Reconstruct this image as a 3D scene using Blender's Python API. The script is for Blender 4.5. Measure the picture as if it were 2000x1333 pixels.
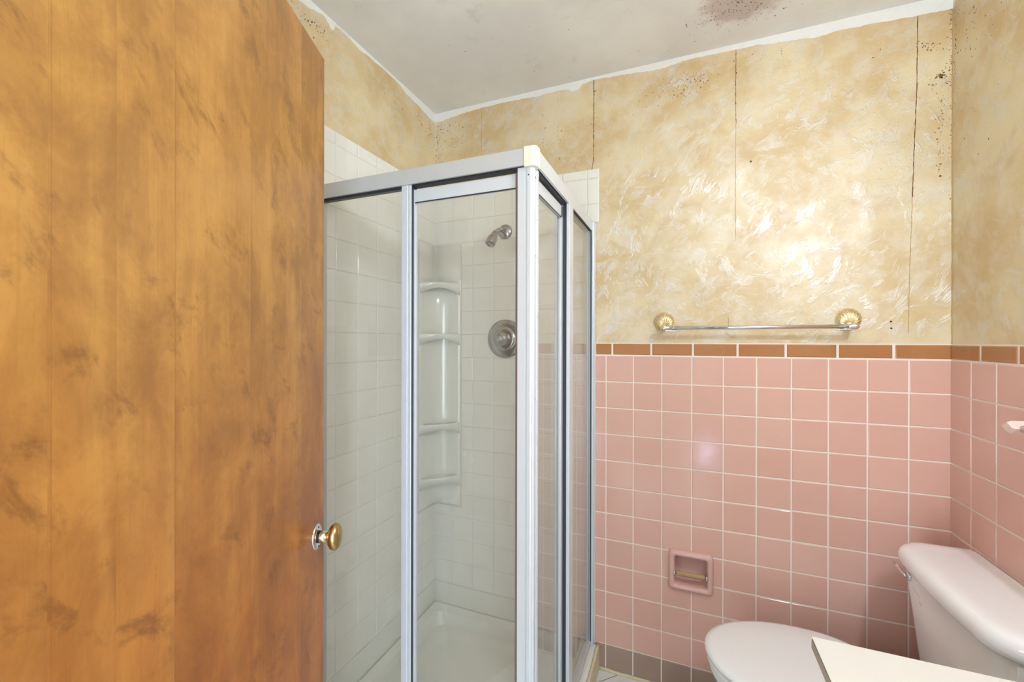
import bpy, bmesh, math, random
from mathutils import Vector, Matrix
random.seed(7)
S = bpy.context.scene
for o in list(bpy.data.objects): bpy.data.objects.remove(o)
COL = S.collection
PI = math.pi

# ------------------------------------------------------------------ camera
cam_d = bpy.data.cameras.new('camera'); cam = bpy.data.objects.new('camera', cam_d); COL.objects.link(cam)
S.camera = cam
YAW, PIT, ROL = -0.3857, -0.0010, 0.0019
F = Vector((math.sin(YAW)*math.cos(PIT), math.cos(YAW)*math.cos(PIT), math.sin(PIT)))
R0 = Vector((math.cos(YAW), -math.sin(YAW), 0)); U0 = R0.cross(F)
RR = R0*math.cos(ROL)+U0*math.sin(ROL); UU = -R0*math.sin(ROL)+U0*math.cos(ROL)
mw = Matrix((RR, UU, -F)).transposed().to_4x4(); mw.translation = Vector((-0.7977, -1.7823, 1.3749))
cam.matrix_world = mw
cam_d.sensor_width = 36; cam_d.lens = 823.96/2000*36
cam_d.clip_start = 0.01; cam_d.clip_end = 50

# ------------------------------------------------------------------ world, exposure, large lights
wd = bpy.data.worlds.new('world'); S.world = wd; wd.use_nodes = True
wd.node_tree.nodes['Background'].inputs[0].default_value = (0.80, 0.88, 1.0, 1)
wd.node_tree.nodes['Background'].inputs[1].default_value = 0.5
S.view_settings.view_transform = 'Standard'; S.view_settings.look = 'None'
S.view_settings.exposure = 0.0; S.view_settings.gamma = 1; S.view_settings.use_curve_mapping = False

def area(name, loc, target, sx, sy, power, color):
    l = bpy.data.lights.new(name, 'AREA'); l.shape = 'RECTANGLE'; l.size = sx; l.size_y = sy
    l.energy = power; l.color = color
    o = bpy.data.objects.new(name, l); COL.objects.link(o); o.location = loc
    o.rotation_euler = (Vector(target)-Vector(loc)).to_track_quat('-Z', 'Y').to_euler()
    return o
HALL_W, BULB_E = 60, 232
# added fill lamps in the unseen hallway, standing in for its bluish daylight
area('hallway_fill_right', (0.02, -2.95, 1.05), (-1.0, -0.5, 1.0), 0.95, 1.8, HALL_W, (0.72, 0.87, 1.0))
area('hallway_fill_left', (-2.03, -2.95, 1.05), (-0.7, -0.8, 1.2), 0.9, 1.8, HALL_W*0.7, (0.72, 0.87, 1.0))

# ------------------------------------------------------------------ node helpers
class NT:
    def __init__(s, name, rough=0.5, color=(0.8, 0.8, 0.8), metal=0.0, spec=0.5):
        m = bpy.data.materials.new(name); m.use_nodes = True
        s.m = m; s.t = m.node_tree; s.b = s.t.nodes['Principled BSDF']
        s.b.inputs['Roughness'].default_value = rough
        s.b.inputs['Base Color'].default_value = (*color, 1)
        s.b.inputs['Metallic'].default_value = metal
        s.b.inputs['Specular IOR Level'].default_value = spec
        s._c = None
    def n(s, k, **kw):
        x = s.t.nodes.new(k)
        for a, b in kw.items(): setattr(x, a, b)
        return x
    def put(s, sock, v):
        if hasattr(v, 'is_output') or isinstance(v, bpy.types.NodeSocket): s.t.links.new(v, sock)
        else:
            if isinstance(v, (tuple, list)) and len(v) == 3 and sock.type == 'RGBA': v = (*v, 1)
            sock.default_value = v
    def m1(s, op, a, b=None, c=None, clamp=False):
        x = s.n('ShaderNodeMath', operation=op); x.use_clamp = clamp
        s.put(x.inputs[0], a)
        if b is not None: s.put(x.inputs[1], b)
        if c is not None: s.put(x.inputs[2], c)
        return x.outputs[0]
    def xyz(s):
        if not s._c:
            tc = s.n('ShaderNodeTexCoord'); sp = s.n('ShaderNodeSeparateXYZ')
            s.t.links.new(tc.outputs['Object'], sp.inputs[0]); s._c = (tc.outputs['Object'], sp.outputs)
        return s._c
    def vec(s, x, y, z=0.0):
        c = s.n('ShaderNodeCombineXYZ'); s.put(c.inputs[0], x); s.put(c.inputs[1], y); s.put(c.inputs[2], z)
        return c.outputs[0]
    def noise(s, v, scale, detail=2.0, rough=0.5, dist=0.0):
        x = s.n('ShaderNodeTexNoise'); s.put(x.inputs['Vector'], v)
        x.inputs['Scale'].default_value = scale; x.inputs['Detail'].default_value = detail
        x.inputs['Roughness'].default_value = rough; x.inputs['Distortion'].default_value = dist
        return x.outputs['Fac']
    def step(s, v, a, b):   # smooth 0..1 between a and b
        x = s.n('ShaderNodeMapRange', interpolation_type='SMOOTHSTEP'); s.put(x.inputs[0], v)
        x.inputs[1].default_value = a; x.inputs[2].default_value = b
        return x.outputs[0]
    def mix(s, f, a, b, mode='MIX'):
        x = s.n('ShaderNodeMix', data_type='RGBA', blend_type=mode)
        s.put(x.inputs[0], f); s.put(x.inputs[6], a); s.put(x.inputs[7], b)
        return x.outputs[2]
    def ramp(s, f, stops, interp='LINEAR'):
        x = s.n('ShaderNodeValToRGB'); e = x.color_ramp.elements; x.color_ramp.interpolation = interp
        while len(e) < len(stops): e.new(0.5)
        for i, (p, c) in enumerate(stops):
            e[i].position = p; e[i].color = (*c, 1)
        s.put(x.inputs[0], f); return x.outputs[0]
    def col(s, v): s.put(s.b.inputs['Base Color'], v)
    def rough(s, v): s.put(s.b.inputs['Roughness'], v)
    def bump(s, h, strength=0.3, dist=0.002):
        x = s.n('ShaderNodeBump'); s.put(x.inputs['Height'], h)
        x.inputs['Strength'].default_value = strength; x.inputs['Distance'].default_value = dist
        s.t.links.new(x.outputs[0], s.b.inputs['Normal'])

def sr(r, g, b):   # 0..255 display colour -> linear
    return tuple(((c/255)/12.92 if c <= 10 else (((c/255)+0.055)/1.055)**2.4) for c in (r, g, b))

# ------------------------------------------------------------------ materials
def mat_wallpaper():
    m = NT('faux_finish_wallpaper', 0.5); o, (X, Y, Z) = m.xyz()[0], m.xyz()[1]
    h = m.m1('ADD', X, Y); v = m.vec(h, Z, 0)
    wob = m.noise(v, 6, 3, 0.5); wv = m.vec(m.m1('ADD', h, m.m1('MULTIPLY', wob, 0.10)), m.m1('ADD', Z, m.m1('MULTIPLY', wob, 0.06)), 0)
    big = m.noise(wv, 3.4, 5, 0.6); mid = m.noise(wv, 13, 4, 0.62)
    c = m.mix(m.step(big, 0.36, 0.64), sr(210, 179, 123), sr(230, 211, 170))
    c = m.mix(m.m1('MULTIPLY', m.step(mid, 0.45, 0.72), 0.55), c, sr(230, 216, 188))
    c = m.mix(m.m1('MULTIPLY', m.step(m.noise(wv, 7, 4, 0.6, 0.6), 0.56, 0.75), 0.45), c, sr(196, 158, 104))
    # brush strokes in pearl paint, several directions
    tot = None
    for i, (ang, off, th) in enumerate(((48, 0.0, .545), (66, 4.3, .565), (20, 9.1, .585), (118, 15.7, .60))):
        a = math.radians(ang)
        vx = m.m1('ADD', m.m1('MULTIPLY', h, math.cos(a)), m.m1('MULTIPLY', Z, math.sin(a)))
        vy = m.m1('SUBTRACT', m.m1('MULTIPLY', Z, math.cos(a)), m.m1('MULTIPLY', h, math.sin(a)))
        vy2 = m.m1('ADD', vy, m.m1('MULTIPLY', m.noise(v, 7, 2), 0.07))
        st = m.noise(m.vec(m.m1('MULTIPLY', vx, 16), m.m1('MULTIPLY', vy2, 330), off), 1.0, 2, 0.5)
        pm = m.step(m.noise(m.vec(m.m1('MULTIPLY', vx, 11.0), m.m1('MULTIPLY', vy2, 21.0), off+30), 1.0, 5, 0.66), th, th+.06)
        k = m.m1('MULTIPLY', m.m1('ADD', 0.45, m.m1('MULTIPLY', m.step(st, 0.40, 0.58), 0.55)), pm)
        tot = k if tot is None else m.m1('MAXIMUM', tot, k)
    dens = m.step(m.noise(m.vec(h, Z, 7.7), 2.2, 3, 0.6), 0.34, 0.62)
    tot = m.m1('MULTIPLY', tot, m.m1('ADD', 0.40, m.m1('MULTIPLY', dens, 0.60)))
    c = m.mix(m.m1('MULTIPLY', tot, 0.16), c, sr(240, 232, 214))
    c = m.mix(m.m1('MULTIPLY', m.step(m.noise(v, 160, 2), 0.6, 0.8), 0.10), c, sr(170, 140, 95))
    m.col(c); m.rough(0.5)
    hgt = m.m1('ADD', m.m1('MULTIPLY', tot, 0.9), m.m1('MULTIPLY', m.noise(v, 40, 5, 0.65), 0.9))
    m.bump(hgt, 0.45, 0.0020)
    nrm = m.b.inputs['Normal'].links[0].from_socket
    # mother-of-pearl glaze: a silvery reflecting layer, thick in the strokes and thin between them
    gl = m.n('ShaderNodeBsdfGlossy'); gl.inputs[0].default_value = (0.76, 0.78, 0.84, 1)
    m.put(gl.inputs['Roughness'], m.m1('SUBTRACT', 0.45, m.m1('MULTIPLY', tot, 0.14))); m.t.links.new(nrm, gl.inputs['Normal'])
    f = m.m1('ADD', m.m1('MULTIPLY', m.step(mid, 0.35, 0.7), 0.12), m.m1('ADD', 0.08, m.m1('MULTIPLY', tot, 0.30)))
    mx = m.n('ShaderNodeMixShader'); m.put(mx.inputs[0], f); m.t.links.new(m.b.outputs[0], mx.inputs[1]); m.t.links.new(gl.outputs[0], mx.inputs[2])
    m.t.links.new(mx.outputs[0], m.t.nodes['Material Output'].inputs[0])
    return m.m

def mat_tile(name, c1, c2, rough=0.13, p=0.1095):
    m = NT(name, rough); o, (X, Y, Z) = m.xyz()[0], m.xyz()[1]
    cell = m.vec(m.m1('FLOOR', m.m1('DIVIDE', m.m1('ADD', X, Y), p)), m.m1('FLOOR', m.m1('DIVIDE', Z, p)), 0)
    wn = m.n('ShaderNodeTexWhiteNoise', noise_dimensions='3D'); m.put(wn.inputs['Vector'], cell)
    n = m.noise(o, 16, 3, 0.6)
    f = m.m1('ADD', m.m1('MULTIPLY', wn.outputs['Value'], 0.6), m.m1('MULTIPLY', n, 0.5), clamp=True)
    m.col(m.mix(f, c1, c2))
    m.bump(m.noise(o, 9, 1), 0.10, 0.004)
    m.b.inputs['Specular IOR Level'].default_value = 0.5
    return m.m

def simple(name, color, rough=0.5, metal=0.0, var=0.06, scale=30, bump=0.0, spec=0.5, coat=0.0):
    m = NT(name, rough, color, metal, spec); o = m.xyz()[0]
    n = m.noise(o, scale, 3)
    m.col(m.mix(n, tuple(max(0, c*(1-var)) for c in color), tuple(min(1, c*(1+var)) for c in color)))
    if bump: m.bump(m.noise(o, scale*3, 3), bump, 0.001)
    if coat: m.b.inputs['Coat Weight'].default_value = coat; m.b.inputs['Coat Roughness'].default_value = 0.05
    return m.m

def mat_door(w):
    m = NT('varnished_wood_veneer', 0.36); o, (X, Y, Z) = m.xyz()[0], m.xyz()[1]
    s = m.m1('SUBTRACT', w, X)     # distance from the free edge
    tone = m.ramp(s, [(0.0, (0.38,)*3), (0.111, (0.52,)*3), (0.205, (0.48,)*3), (0.292, (0.62,)*3), (0.456, (0.72,)*3), (0.538, (0.56,)*3), (0.606, (0.60,)*3)], 'CONSTANT')
    strip = m.ramp(s, [(0.0, (0.1,)*3), (0.111, (0.3,)*3), (0.205, (0.35,)*3), (0.292, (0.5,)*3), (0.456, (0.7,)*3), (0.538, (0.85,)*3), (0.606, (0.95,)*3)], 'CONSTANT')
    off = m.m1('MULTIPLY', strip, 23.0)
    warp = m.noise(m.vec(m.m1('MULTIPLY', X, 5), m.m1('MULTIPLY', Z, 2.2), off), 1.0, 4, 0.6)
    xx = m.m1('ADD', X, m.m1('MULTIPLY', warp, 0.035))
    grain = m.noise(m.vec(m.m1('MULTIPLY', xx, 210), m.m1('MULTIPLY', Z, 3.0), off), 1.0, 4, 0.6)
    fine = m.noise(m.vec(m.m1('MULTIPLY', xx, 600), m.m1('MULTIPLY', Z, 14.0), off), 1.0, 2, 0.5)
    cath = m.noise(m.vec(m.m1('MULTIPLY', xx, 24), m.m1('MULTIPLY', Z, 1.6), off), 1.0, 4, 0.55)
    off2 = m.m1('MULTIPLY', strip, 1.2)
    blotch = m.noise(m.vec(m.m1('MULTIPLY', X, 8.5), m.m1('MULTIPLY', Z, 5.4), off2), 1.0, 9, 0.72, 0.3)
    blot2 = m.noise(m.vec(m.m1('ADD', m.m1('MULTIPLY', X, 16), m.m1('MULTIPLY', Z, 7)), m.m1('MULTIPLY', Z, 13), off2), 1.0, 6, 0.68, 0.3)
    c = m.mix(tone, sr(138, 87, 36), sr(184, 134, 64))
    c = m.mix(m.m1('MULTIPLY', m.step(cath, 0.45, 0.66), 0.38), c, sr(196, 144, 72))
    c = m.mix(m.m1('MULTIPLY', m.step(blotch, 0.46, 0.68), 0.60), c, sr(128, 84, 40))
    c = m.mix(m.m1('MULTIPLY', m.step(blotch, 0.52, 0.34), 0.45), c, sr(202, 150, 76))
    c = m.mix(m.m1('MULTIPLY', m.step(blot2, 0.54, 0.70), 0.62), c, sr(112, 72, 34))
    c = m.mix(m.m1('MULTIPLY', m.step(grain, 0.48, 0.8), 0.34), c, sr(146, 94, 42))
    c = m.mix(m.m1('MULTIPLY', m.step(fine, 0.55, 0.8), 0.15), c, sr(136, 84, 36))
    # redder, deeper tone in streaks towards the foot of the door
    low = m.step(m.m1('ADD', Z, m.m1('MULTIPLY', cath, 0.5)), 1.85, 0.95)
    c = m.mix(m.m1('MULTIPLY', low, 0.75), c, m.mix(1.0, c, sr(240, 184, 108), 'MULTIPLY'))
    # strip joints
    for e in (0.111, 0.292, 0.456, 0.606):
        j = m.m1('LESS_THAN', m.m1('ABSOLUTE', m.m1('SUBTRACT', s, e)), 0.0006)
        c = m.mix(m.m1('MULTIPLY', j, 0.30), c, sr(120, 70, 28))
    m.col(c)
    m.b.inputs['Coat Weight'].default_value = 0.25; m.b.inputs['Coat Roughness'].default_value = 0.22
    m.bump(grain, 0.08, 0.001)
    return m.m

def mat_glass():
    m = bpy.data.materials.new('clear_shower_glass'); m.use_nodes = True; t = m.node_tree
    t.nodes.clear(); out = t.nodes.new('ShaderNodeOutputMaterial')
    tr = t.nodes.new('ShaderNodeBsdfTransparent'); tr.inputs[0].default_value = (0.970, 0.969, 0.956, 1)
    gl = t.nodes.new('ShaderNodeBsdfGlossy'); gl.inputs['Roughness'].default_value = 0.01
    df = t.nodes.new('ShaderNodeBsdfDiffuse'); df.inputs[0].default_value = (0.62, 0.60, 0.53, 1)
    lw = t.nodes.new('ShaderNodeLayerWeight'); lw.inputs[0].default_value = 0.5
    pw = t.nodes.new('ShaderNodeMath'); pw.operation = 'POWER'; pw.inputs[1].default_value = 5; t.links.new(lw.outputs['Facing'], pw.inputs[0])
    fr = t.nodes.new('ShaderNodeMath'); fr.operation = 'MULTIPLY_ADD'; fr.inputs[1].default_value = .955; fr.inputs[2].default_value = .04; t.links.new(pw.outputs[0], fr.inputs[0])
    a = t.nodes.new('ShaderNodeMixShader'); b = t.nodes.new('ShaderNodeMixShader')
    tc = t.nodes.new('ShaderNodeTexCoord'); no = t.nodes.new('ShaderNodeTexNoise'); no.inputs['Scale'].default_value = 2.5
    mr = t.nodes.new('ShaderNodeMapRange'); mr.inputs[1].default_value = 0.3; mr.inputs[2].default_value = 0.8
    mr.inputs[3].default_value = 0.02; mr.inputs[4].default_value = 0.055
    t.links.new(tc.outputs['Object'], no.inputs['Vector']); t.links.new(no.outputs['Fac'], mr.inputs[0])
    t.links.new(mr.outputs[0], b.inputs[0]); t.links.new(tr.outputs[0], b.inputs[1]); t.links.new(df.outputs[0], b.inputs[2])
    t.links.new(fr.outputs[0], a.inputs[0]); t.links.new(b.outputs[0], a.inputs[1]); t.links.new(gl.outputs[0], a.inputs[2])
    t.links.new(a.outputs[0], out.inputs[0])
    return m

def mat_emit(name, color, k):
    m = bpy.data.materials.new(name); m.use_nodes = True; t = m.node_tree; t.nodes.clear()
    out = t.nodes.new('ShaderNodeOutputMaterial'); e = t.nodes.new('ShaderNodeEmission')
    e.inputs[0].default_value = (*color, 1); e.inputs[1].default_value = k; t.links.new(e.outputs[0], out.inputs[0]); return m

def mat_ceiling():
    m = NT('painted_plaster_ceiling', 0.8); o = m.xyz()[0]
    X, Y, Z = m.xyz()[1]
    c = m.mix(m.step(m.noise(o, 2.0, 4, 0.6), 0.35, 0.7), sr(226, 221, 216), sr(238, 235, 228))
    c = m.mix(m.m1('MULTIPLY', m.step(m.noise(o, 9, 5, 0.7), 0.6, 0.75), 0.25), c, sr(188, 172, 160))
    # pinkish mould stain beside the back wall
    dx = m.m1('DIVIDE', m.m1('ADD', X, 0.62), 0.17); dy = m.m1('DIVIDE', m.m1('ADD', Y, 0.22), 0.13)
    d = m.m1('SQRT', m.m1('ADD', m.m1('MULTIPLY', dx, dx), m.m1('MULTIPLY', dy, dy)))
    d = m.m1('ADD', d, m.m1('MULTIPLY', m.m1('SUBTRACT', m.noise(o, 14, 4, 0.7), 0.5), 1.8))
    c = m.mix(m.m1('MULTIPLY', m.step(d, 1.0, 0.4), 0.55), c, sr(170, 138, 124))
    m.col(c); m.bump(m.noise(o, 70, 4, 0.6), 0.35, 0.002)
    return m.m

def mat_floor():
    m = NT('white_floor_tile', 0.3); o, (X, Y, Z) = m.xyz()[0], m.xyz()[1]
    a = m.m1('DIVIDE', m.m1('ADD', X, Y), 0.43); b = m.m1('DIVIDE', m.m1('SUBTRACT', X, Y), 0.43)
    def line(u, off):
        f = m.m1('FRACT', m.m1('ADD', u, 100+off)); return m.m1('GREATER_THAN', m.m1('ABSOLUTE', m.m1('SUBTRACT', f, 0.5)), 0.4945)
    g = m.m1('MAXIMUM', line(a, 0.14), line(b, 0.4))
    c = m.mix(m.noise(o, 8, 4), sr(222, 222, 218), sr(238, 238, 234))
    m.col(m.mix(g, c, sr(120, 116, 110))); m.bump(m.m1('SUBTRACT', 1.0, g), 0.3, 0.001)
    return m.m

M = {}
M['paper'] = mat_wallpaper()
M['pink'] = mat_tile('pink_glazed_tile', sr(220, 172, 156), sr(228, 184, 168))
M['brown'] = mat_tile('tan_brown_glazed_tile', sr(176, 118, 72), sr(186, 130, 84))
M['base'] = mat_tile('brown_base_tile', sr(162, 138, 126), sr(172, 148, 134))
M['white'] = mat_tile('white_glazed_tile', sr(232, 229, 220), sr(240, 238, 230), 0.09)
M['grout'] = simple('cream_grout', sr(246, 232, 222), 0.85)
M['wgrout'] = simple('pale_grey_grout', sr(222, 218, 208), 0.8)
M['ceil'] = mat_ceiling()
M['floor'] = mat_floor()
M['band'] = simple('white_paint_edge', sr(236, 234, 230), 0.6, var=0.04, scale=60, bump=0.3)
M['plain'] = simple('plain_white_wall_paint', sr(226, 222, 214), 0.7)
M['crack'] = simple('dark_seam_dirt', sr(120, 84, 44), 0.9, var=0.3, scale=90)
M['crack2'] = simple('faint_tan_seam', sr(186, 152, 104), 0.8)
M['mould'] = simple('mould_brown', sr(122, 88, 50), 0.9, var=0.4, scale=200)
M['mouldg'] = simple('ceiling_mould_grey', sr(124, 108, 98), 0.9, var=0.3, scale=200)
M['alu'] = simple('satin_aluminium', (0.60, 0.61, 0.62), 0.36, 0.2, var=0.03)
M['aluw'] = simple('pale_lit_aluminium', (0.70, 0.73, 0.78), 0.3, 0.15, var=0.03)  # frame aluminium with the bluish-white light on it put into the colour
M['cream'] = simple('cream_plastic', sr(238, 234, 214), 0.35)
M['dark_strip'] = simple('near_black_strip', (0.035, 0.035, 0.04), 0.5)  # near-black of gaskets and seams, also of the shade under the header
M['seal'] = simple('brownish_seal', sr(120, 104, 98), 0.5)
M['glass'] = mat_glass()
M['acryl'] = simple('white_acrylic', sr(232, 231, 222), 0.14, var=0.02, coat=0.4)
M['china'] = simple('white_vitreous_china', sr(244, 243, 242), 0.07, var=0.01, coat=0.5)
M['seat'] = simple('white_seat_plastic', sr(244, 245, 245), 0.16, var=0.01)
M['chrome'] = simple('polished_chrome', (0.78, 0.78, 0.8), 0.1, 1.0, var=0.03)
M['dchrome'] = simple('dull_chrome', (0.42, 0.42, 0.43), 0.22, 1.0, var=0.15, scale=60)
M['brass'] = simple('polished_brass', (0.86, 0.74, 0.52), 0.16, 1.0, var=0.06)
M['obrass'] = simple('aged_brass', (0.55, 0.38, 0.16), 0.26, 1.0, var=0.2, scale=60)
M['black'] = simple('black_metal', (0.012, 0.01, 0.012), 0.3)
M['pinkc'] = simple('pink_ceramic', sr(226, 182, 172), 0.1, var=0.03, coat=0.4)
M['pinkl'] = simple('pale_pink_ceramic', sr(240, 208, 198), 0.12, var=0.03, coat=0.4)
M['roller'] = simple('tan_roller', sr(184, 148, 108), 0.5, var=0.12, scale=70)
M['laminate'] = simple('white_laminate', sr(232, 229, 222), 0.28, var=0.015)
M['edge'] = simple('taupe_laminate_edge', sr(172, 158, 142), 0.5)
M['cab'] = simple('white_painted_cabinet', sr(222, 218, 210), 0.45)
M['curb'] = simple('yellowed_caulk', sr(222, 208, 176), 0.55, var=0.14, scale=60, bump=0.5)
M['gold'] = simple('faded_gold_print', sr(150, 124, 70), 0.5)
M['bulb'] = mat_emit('warm_white_bulb', (0.80, 0.905, 1.0), BULB_E)
M['glow_pane'] = mat_emit('bluish_glow_pane', (0.55, 0.62, 1.0), 45.0)  # added bluish glow, reflected as the streak on the pink tile
M['jamb'] = simple('painted_door_jamb', sr(226, 220, 208), 0.45)

# ------------------------------------------------------------------ mesh helpers
class MB:
    def __init__(s): s.v = []; s.f = []; s.mi = []; s.sm = []
    def add(s, vs, fs, mi=0, smooth=False):
        k = len(s.v); s.v += [tuple(p) for p in vs]
        for f in fs: s.f.append([i+k for i in f]); s.mi.append(mi); s.sm.append(smooth)
        return s
    def box(s, x0, x1, y0, y1, z0, z1, bev=0.0, mi=0, seg=2):
        if x0 > x1: x0, x1 = x1, x0
        if y0 > y1: y0, y1 = y1, y0
        if z0 > z1: z0, z1 = z1, z0
        b = bmesh.new(); bmesh.ops.create_cube(b, size=1)
        for v in b.verts: v.co = Vector((x0+(v.co.x+.5)*(x1-x0), y0+(v.co.y+.5)*(y1-y0), z0+(v.co.z+.5)*(z1-z0)))
        if bev: bmesh.ops.bevel(b, geom=b.edges[:]+b.verts[:], offset=min(bev, .49*min(x1-x0, y1-y0, z1-z0)), segments=seg, profile=.5, affect='EDGES')
        s.bm(b, mi, False); return s
    def bm(s, b, mi=0, smooth=False, mat=None):
        b.verts.ensure_lookup_table(); b.verts.index_update()
        s.add([(mat @ v.co if mat else v.co) for v in b.verts], [[v.index for v in f.verts] for f in b.faces], mi, smooth); b.free()
    def loft(s, rings, mi=0, smooth=True, cap0=True, cap1=True, closed=True):
        n = len(rings[0]); vs = [p for r in rings for p in r]; fs = []
        for i in range(len(rings)-1):
            for j in range(n if closed else n-1):
                a = i*n+j; b = i*n+(j+1) % n; fs.append([a, b, b+n, a+n])
        s.add(vs, fs, mi, smooth)
        k = len(s.v)-len(vs)
        if cap0: s.f.append([k+j for j in range(n)][::-1]); s.mi.append(mi); s.sm.append(False)
        if cap1: s.f.append([k+(len(rings)-1)*n+j for j in range(n)]); s.mi.append(mi); s.sm.append(False)
        return s
    def lathe(s, prof, origin, axis, n=32, mi=0, smooth=True, sx=1.0, sy=1.0, up=(0, 0, 1)):
        a = Vector(axis).normalized(); u = Vector(up)
        if abs(a.dot(u)) > .95: u = Vector((1, 0, 0))
        e1 = u.cross(a).normalized(); e2 = a.cross(e1); o = Vector(origin)
        rings = [[o+a*t+(e1*math.cos(2*PI*k/n)*sx+e2*math.sin(2*PI*k/n)*sy)*max(r, 1e-5) for k in range(n)] for r, t in prof]
        return s.loft(rings, mi, smooth)
    def tube(s, pts, r, n=16, mi=0, smooth=True):
        pts = [Vector(p) for p in pts]; rs = r if isinstance(r, (list, tuple)) else [r]*len(pts)
        rings = []; prev = None
        for i, p in enumerate(pts):
            d = (pts[min(i+1, len(pts)-1)]-pts[max(i-1, 0)]).normalized()
            if prev is None:
                u = Vector((0, 0, 1)) if abs(d.z) < .9 else Vector((1, 0, 0)); e1 = u.cross(d).normalized()
            else: e1 = (prev-d*prev.dot(d)).normalized()
            prev = e1; e2 = d.cross(e1)
            rings.append([p+(e1*math.cos(2*PI*k/n)+e2*math.sin(2*PI*k/n))*rs[i] for k in range(n)])
        return s.loft(rings, mi, smooth)
    def prism(s, poly, ax, a, b, mi=0):   # poly in the two other axes, extruded along ax
        def P(p, t):
            if ax == 0: return (t, p[0], p[1])
            if ax == 1: return (p[0], t, p[1])
            return (p[0], p[1], t)
        n = len(poly); return s.loft([[P(p, a) for p in poly], [P(p, b) for p in poly]], mi, False)

def obj(name, mb, mats, parent=None, base=(0, 0, 0), fix=True):
    me = bpy.data.meshes.new(name)
    bx, by, bz = base
    me.from_pydata([(x-bx, y-by, z-bz) for x, y, z in mb.v], [], mb.f); me.update()
    if not isinstance(mats, (list, tuple)): mats = [mats]
    for m in mats: me.materials.append(m)
    for p, mi, sm in zip(me.polygons, mb.mi, mb.sm): p.material_index = mi; p.use_smooth = sm
    if fix:
        b = bmesh.new(); b.from_mesh(me); bmesh.ops.remove_doubles(b, verts=b.verts, dist=1e-6); bmesh.ops.recalc_face_normals(b, faces=b.faces); b.to_mesh(me); b.free()
    o = bpy.data.objects.new(name, me); COL.objects.link(o)
    if parent: o.parent = parent
    return o
def thing(name, label, cat, loc, rz=0, group=None):
    o = bpy.data.objects.new(name, None); COL.objects.link(o); o.location = loc; o.rotation_euler = (0, 0, rz)
    o.empty_display_size = 0.1; o['label'] = label; o['category'] = cat
    if group: o['group'] = group
    return o
def struct(name, mb, mats, label=None, fix=True):
    o = obj(name, mb, mats, fix=fix); o['kind'] = 'structure'
    if label: o['label'] = label
    return o

W = -1.932; H = 2.490; FY = -1.67; P = 0.1095
# ------------------------------------------------------------------ room shell
mb = MB().box(W-.12, .12, FY-.12, .12, -.08, 0); floor = struct('floor', mb, M['floor'], 'white floor tiles laid diagonally')
mb = MB().box(W-.12, .12, FY-.12, .12, H, H+.08); ceiling = struct('ceiling', mb, M['ceil'], 'light grey plaster ceiling with a pinkish mould stain')
mb = MB().box(W-.12, -.838, 0, .12, 0, H).box(-.702, .12, 0, .12, 0, H).box(-.838, -.702, 0, .12, 0, .416).box(-.838, -.702, 0, .12, .546, H).box(-.838, -.702, .08, .12, .416, .546); wall_back = struct('wall_back', mb, M['paper'], 'back wall with gold faux-finish wallpaper above pink tile')
mb = MB().box(0, .12, FY-.12, 0, 0, H); wall_right = struct('wall_right', mb, M['paper'], 'shaded right wall behind the toilet')
mb = MB().box(W-.12, W, FY-.12, 0, 0, H); wall_left = struct('wall_left', mb, M['paper'], 'left wall with wallpaper above white shower tile')
# wall the door hangs in, with the doorway the camera stands in
DX0, DX1 = -1.318, -0.595
mb = MB().box(W, DX0, FY-.12, FY, 0, H).box(DX1, 0, FY-.12, FY, 0, H).box(DX0, DX1, FY-.12, FY, 2.05, H)
struct('wall_front', mb, M['plain'])
# hallway outside
mb = MB().box(-2.6, .6, -3.5, FY-.12, -.08, 0).box(-2.6, .6, -3.5, FY-.12, H, H+.08)
mb.box(-2.7, -2.6, -3.5, FY-.12, 0, H).box(.6, .7, -3.5, FY-.12, 0, H)
struct('wall_hallway', mb, M['plain'])
mb = MB().box(-2.6, .6, -3.6, -3.5, 0, H); struct('wall_hallway_end', mb, M['plain'])
mb = MB().box(-.600, -.555, -3.5, -3.49, .0, .24); streak_pane = struct('hallway_glow_pane', mb, M['glow_pane'], 'added glowing pane low in the hallway, for a bluish streak on the tile')  # unseen glowing pane, added for its reflection in the back wall tile

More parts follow.
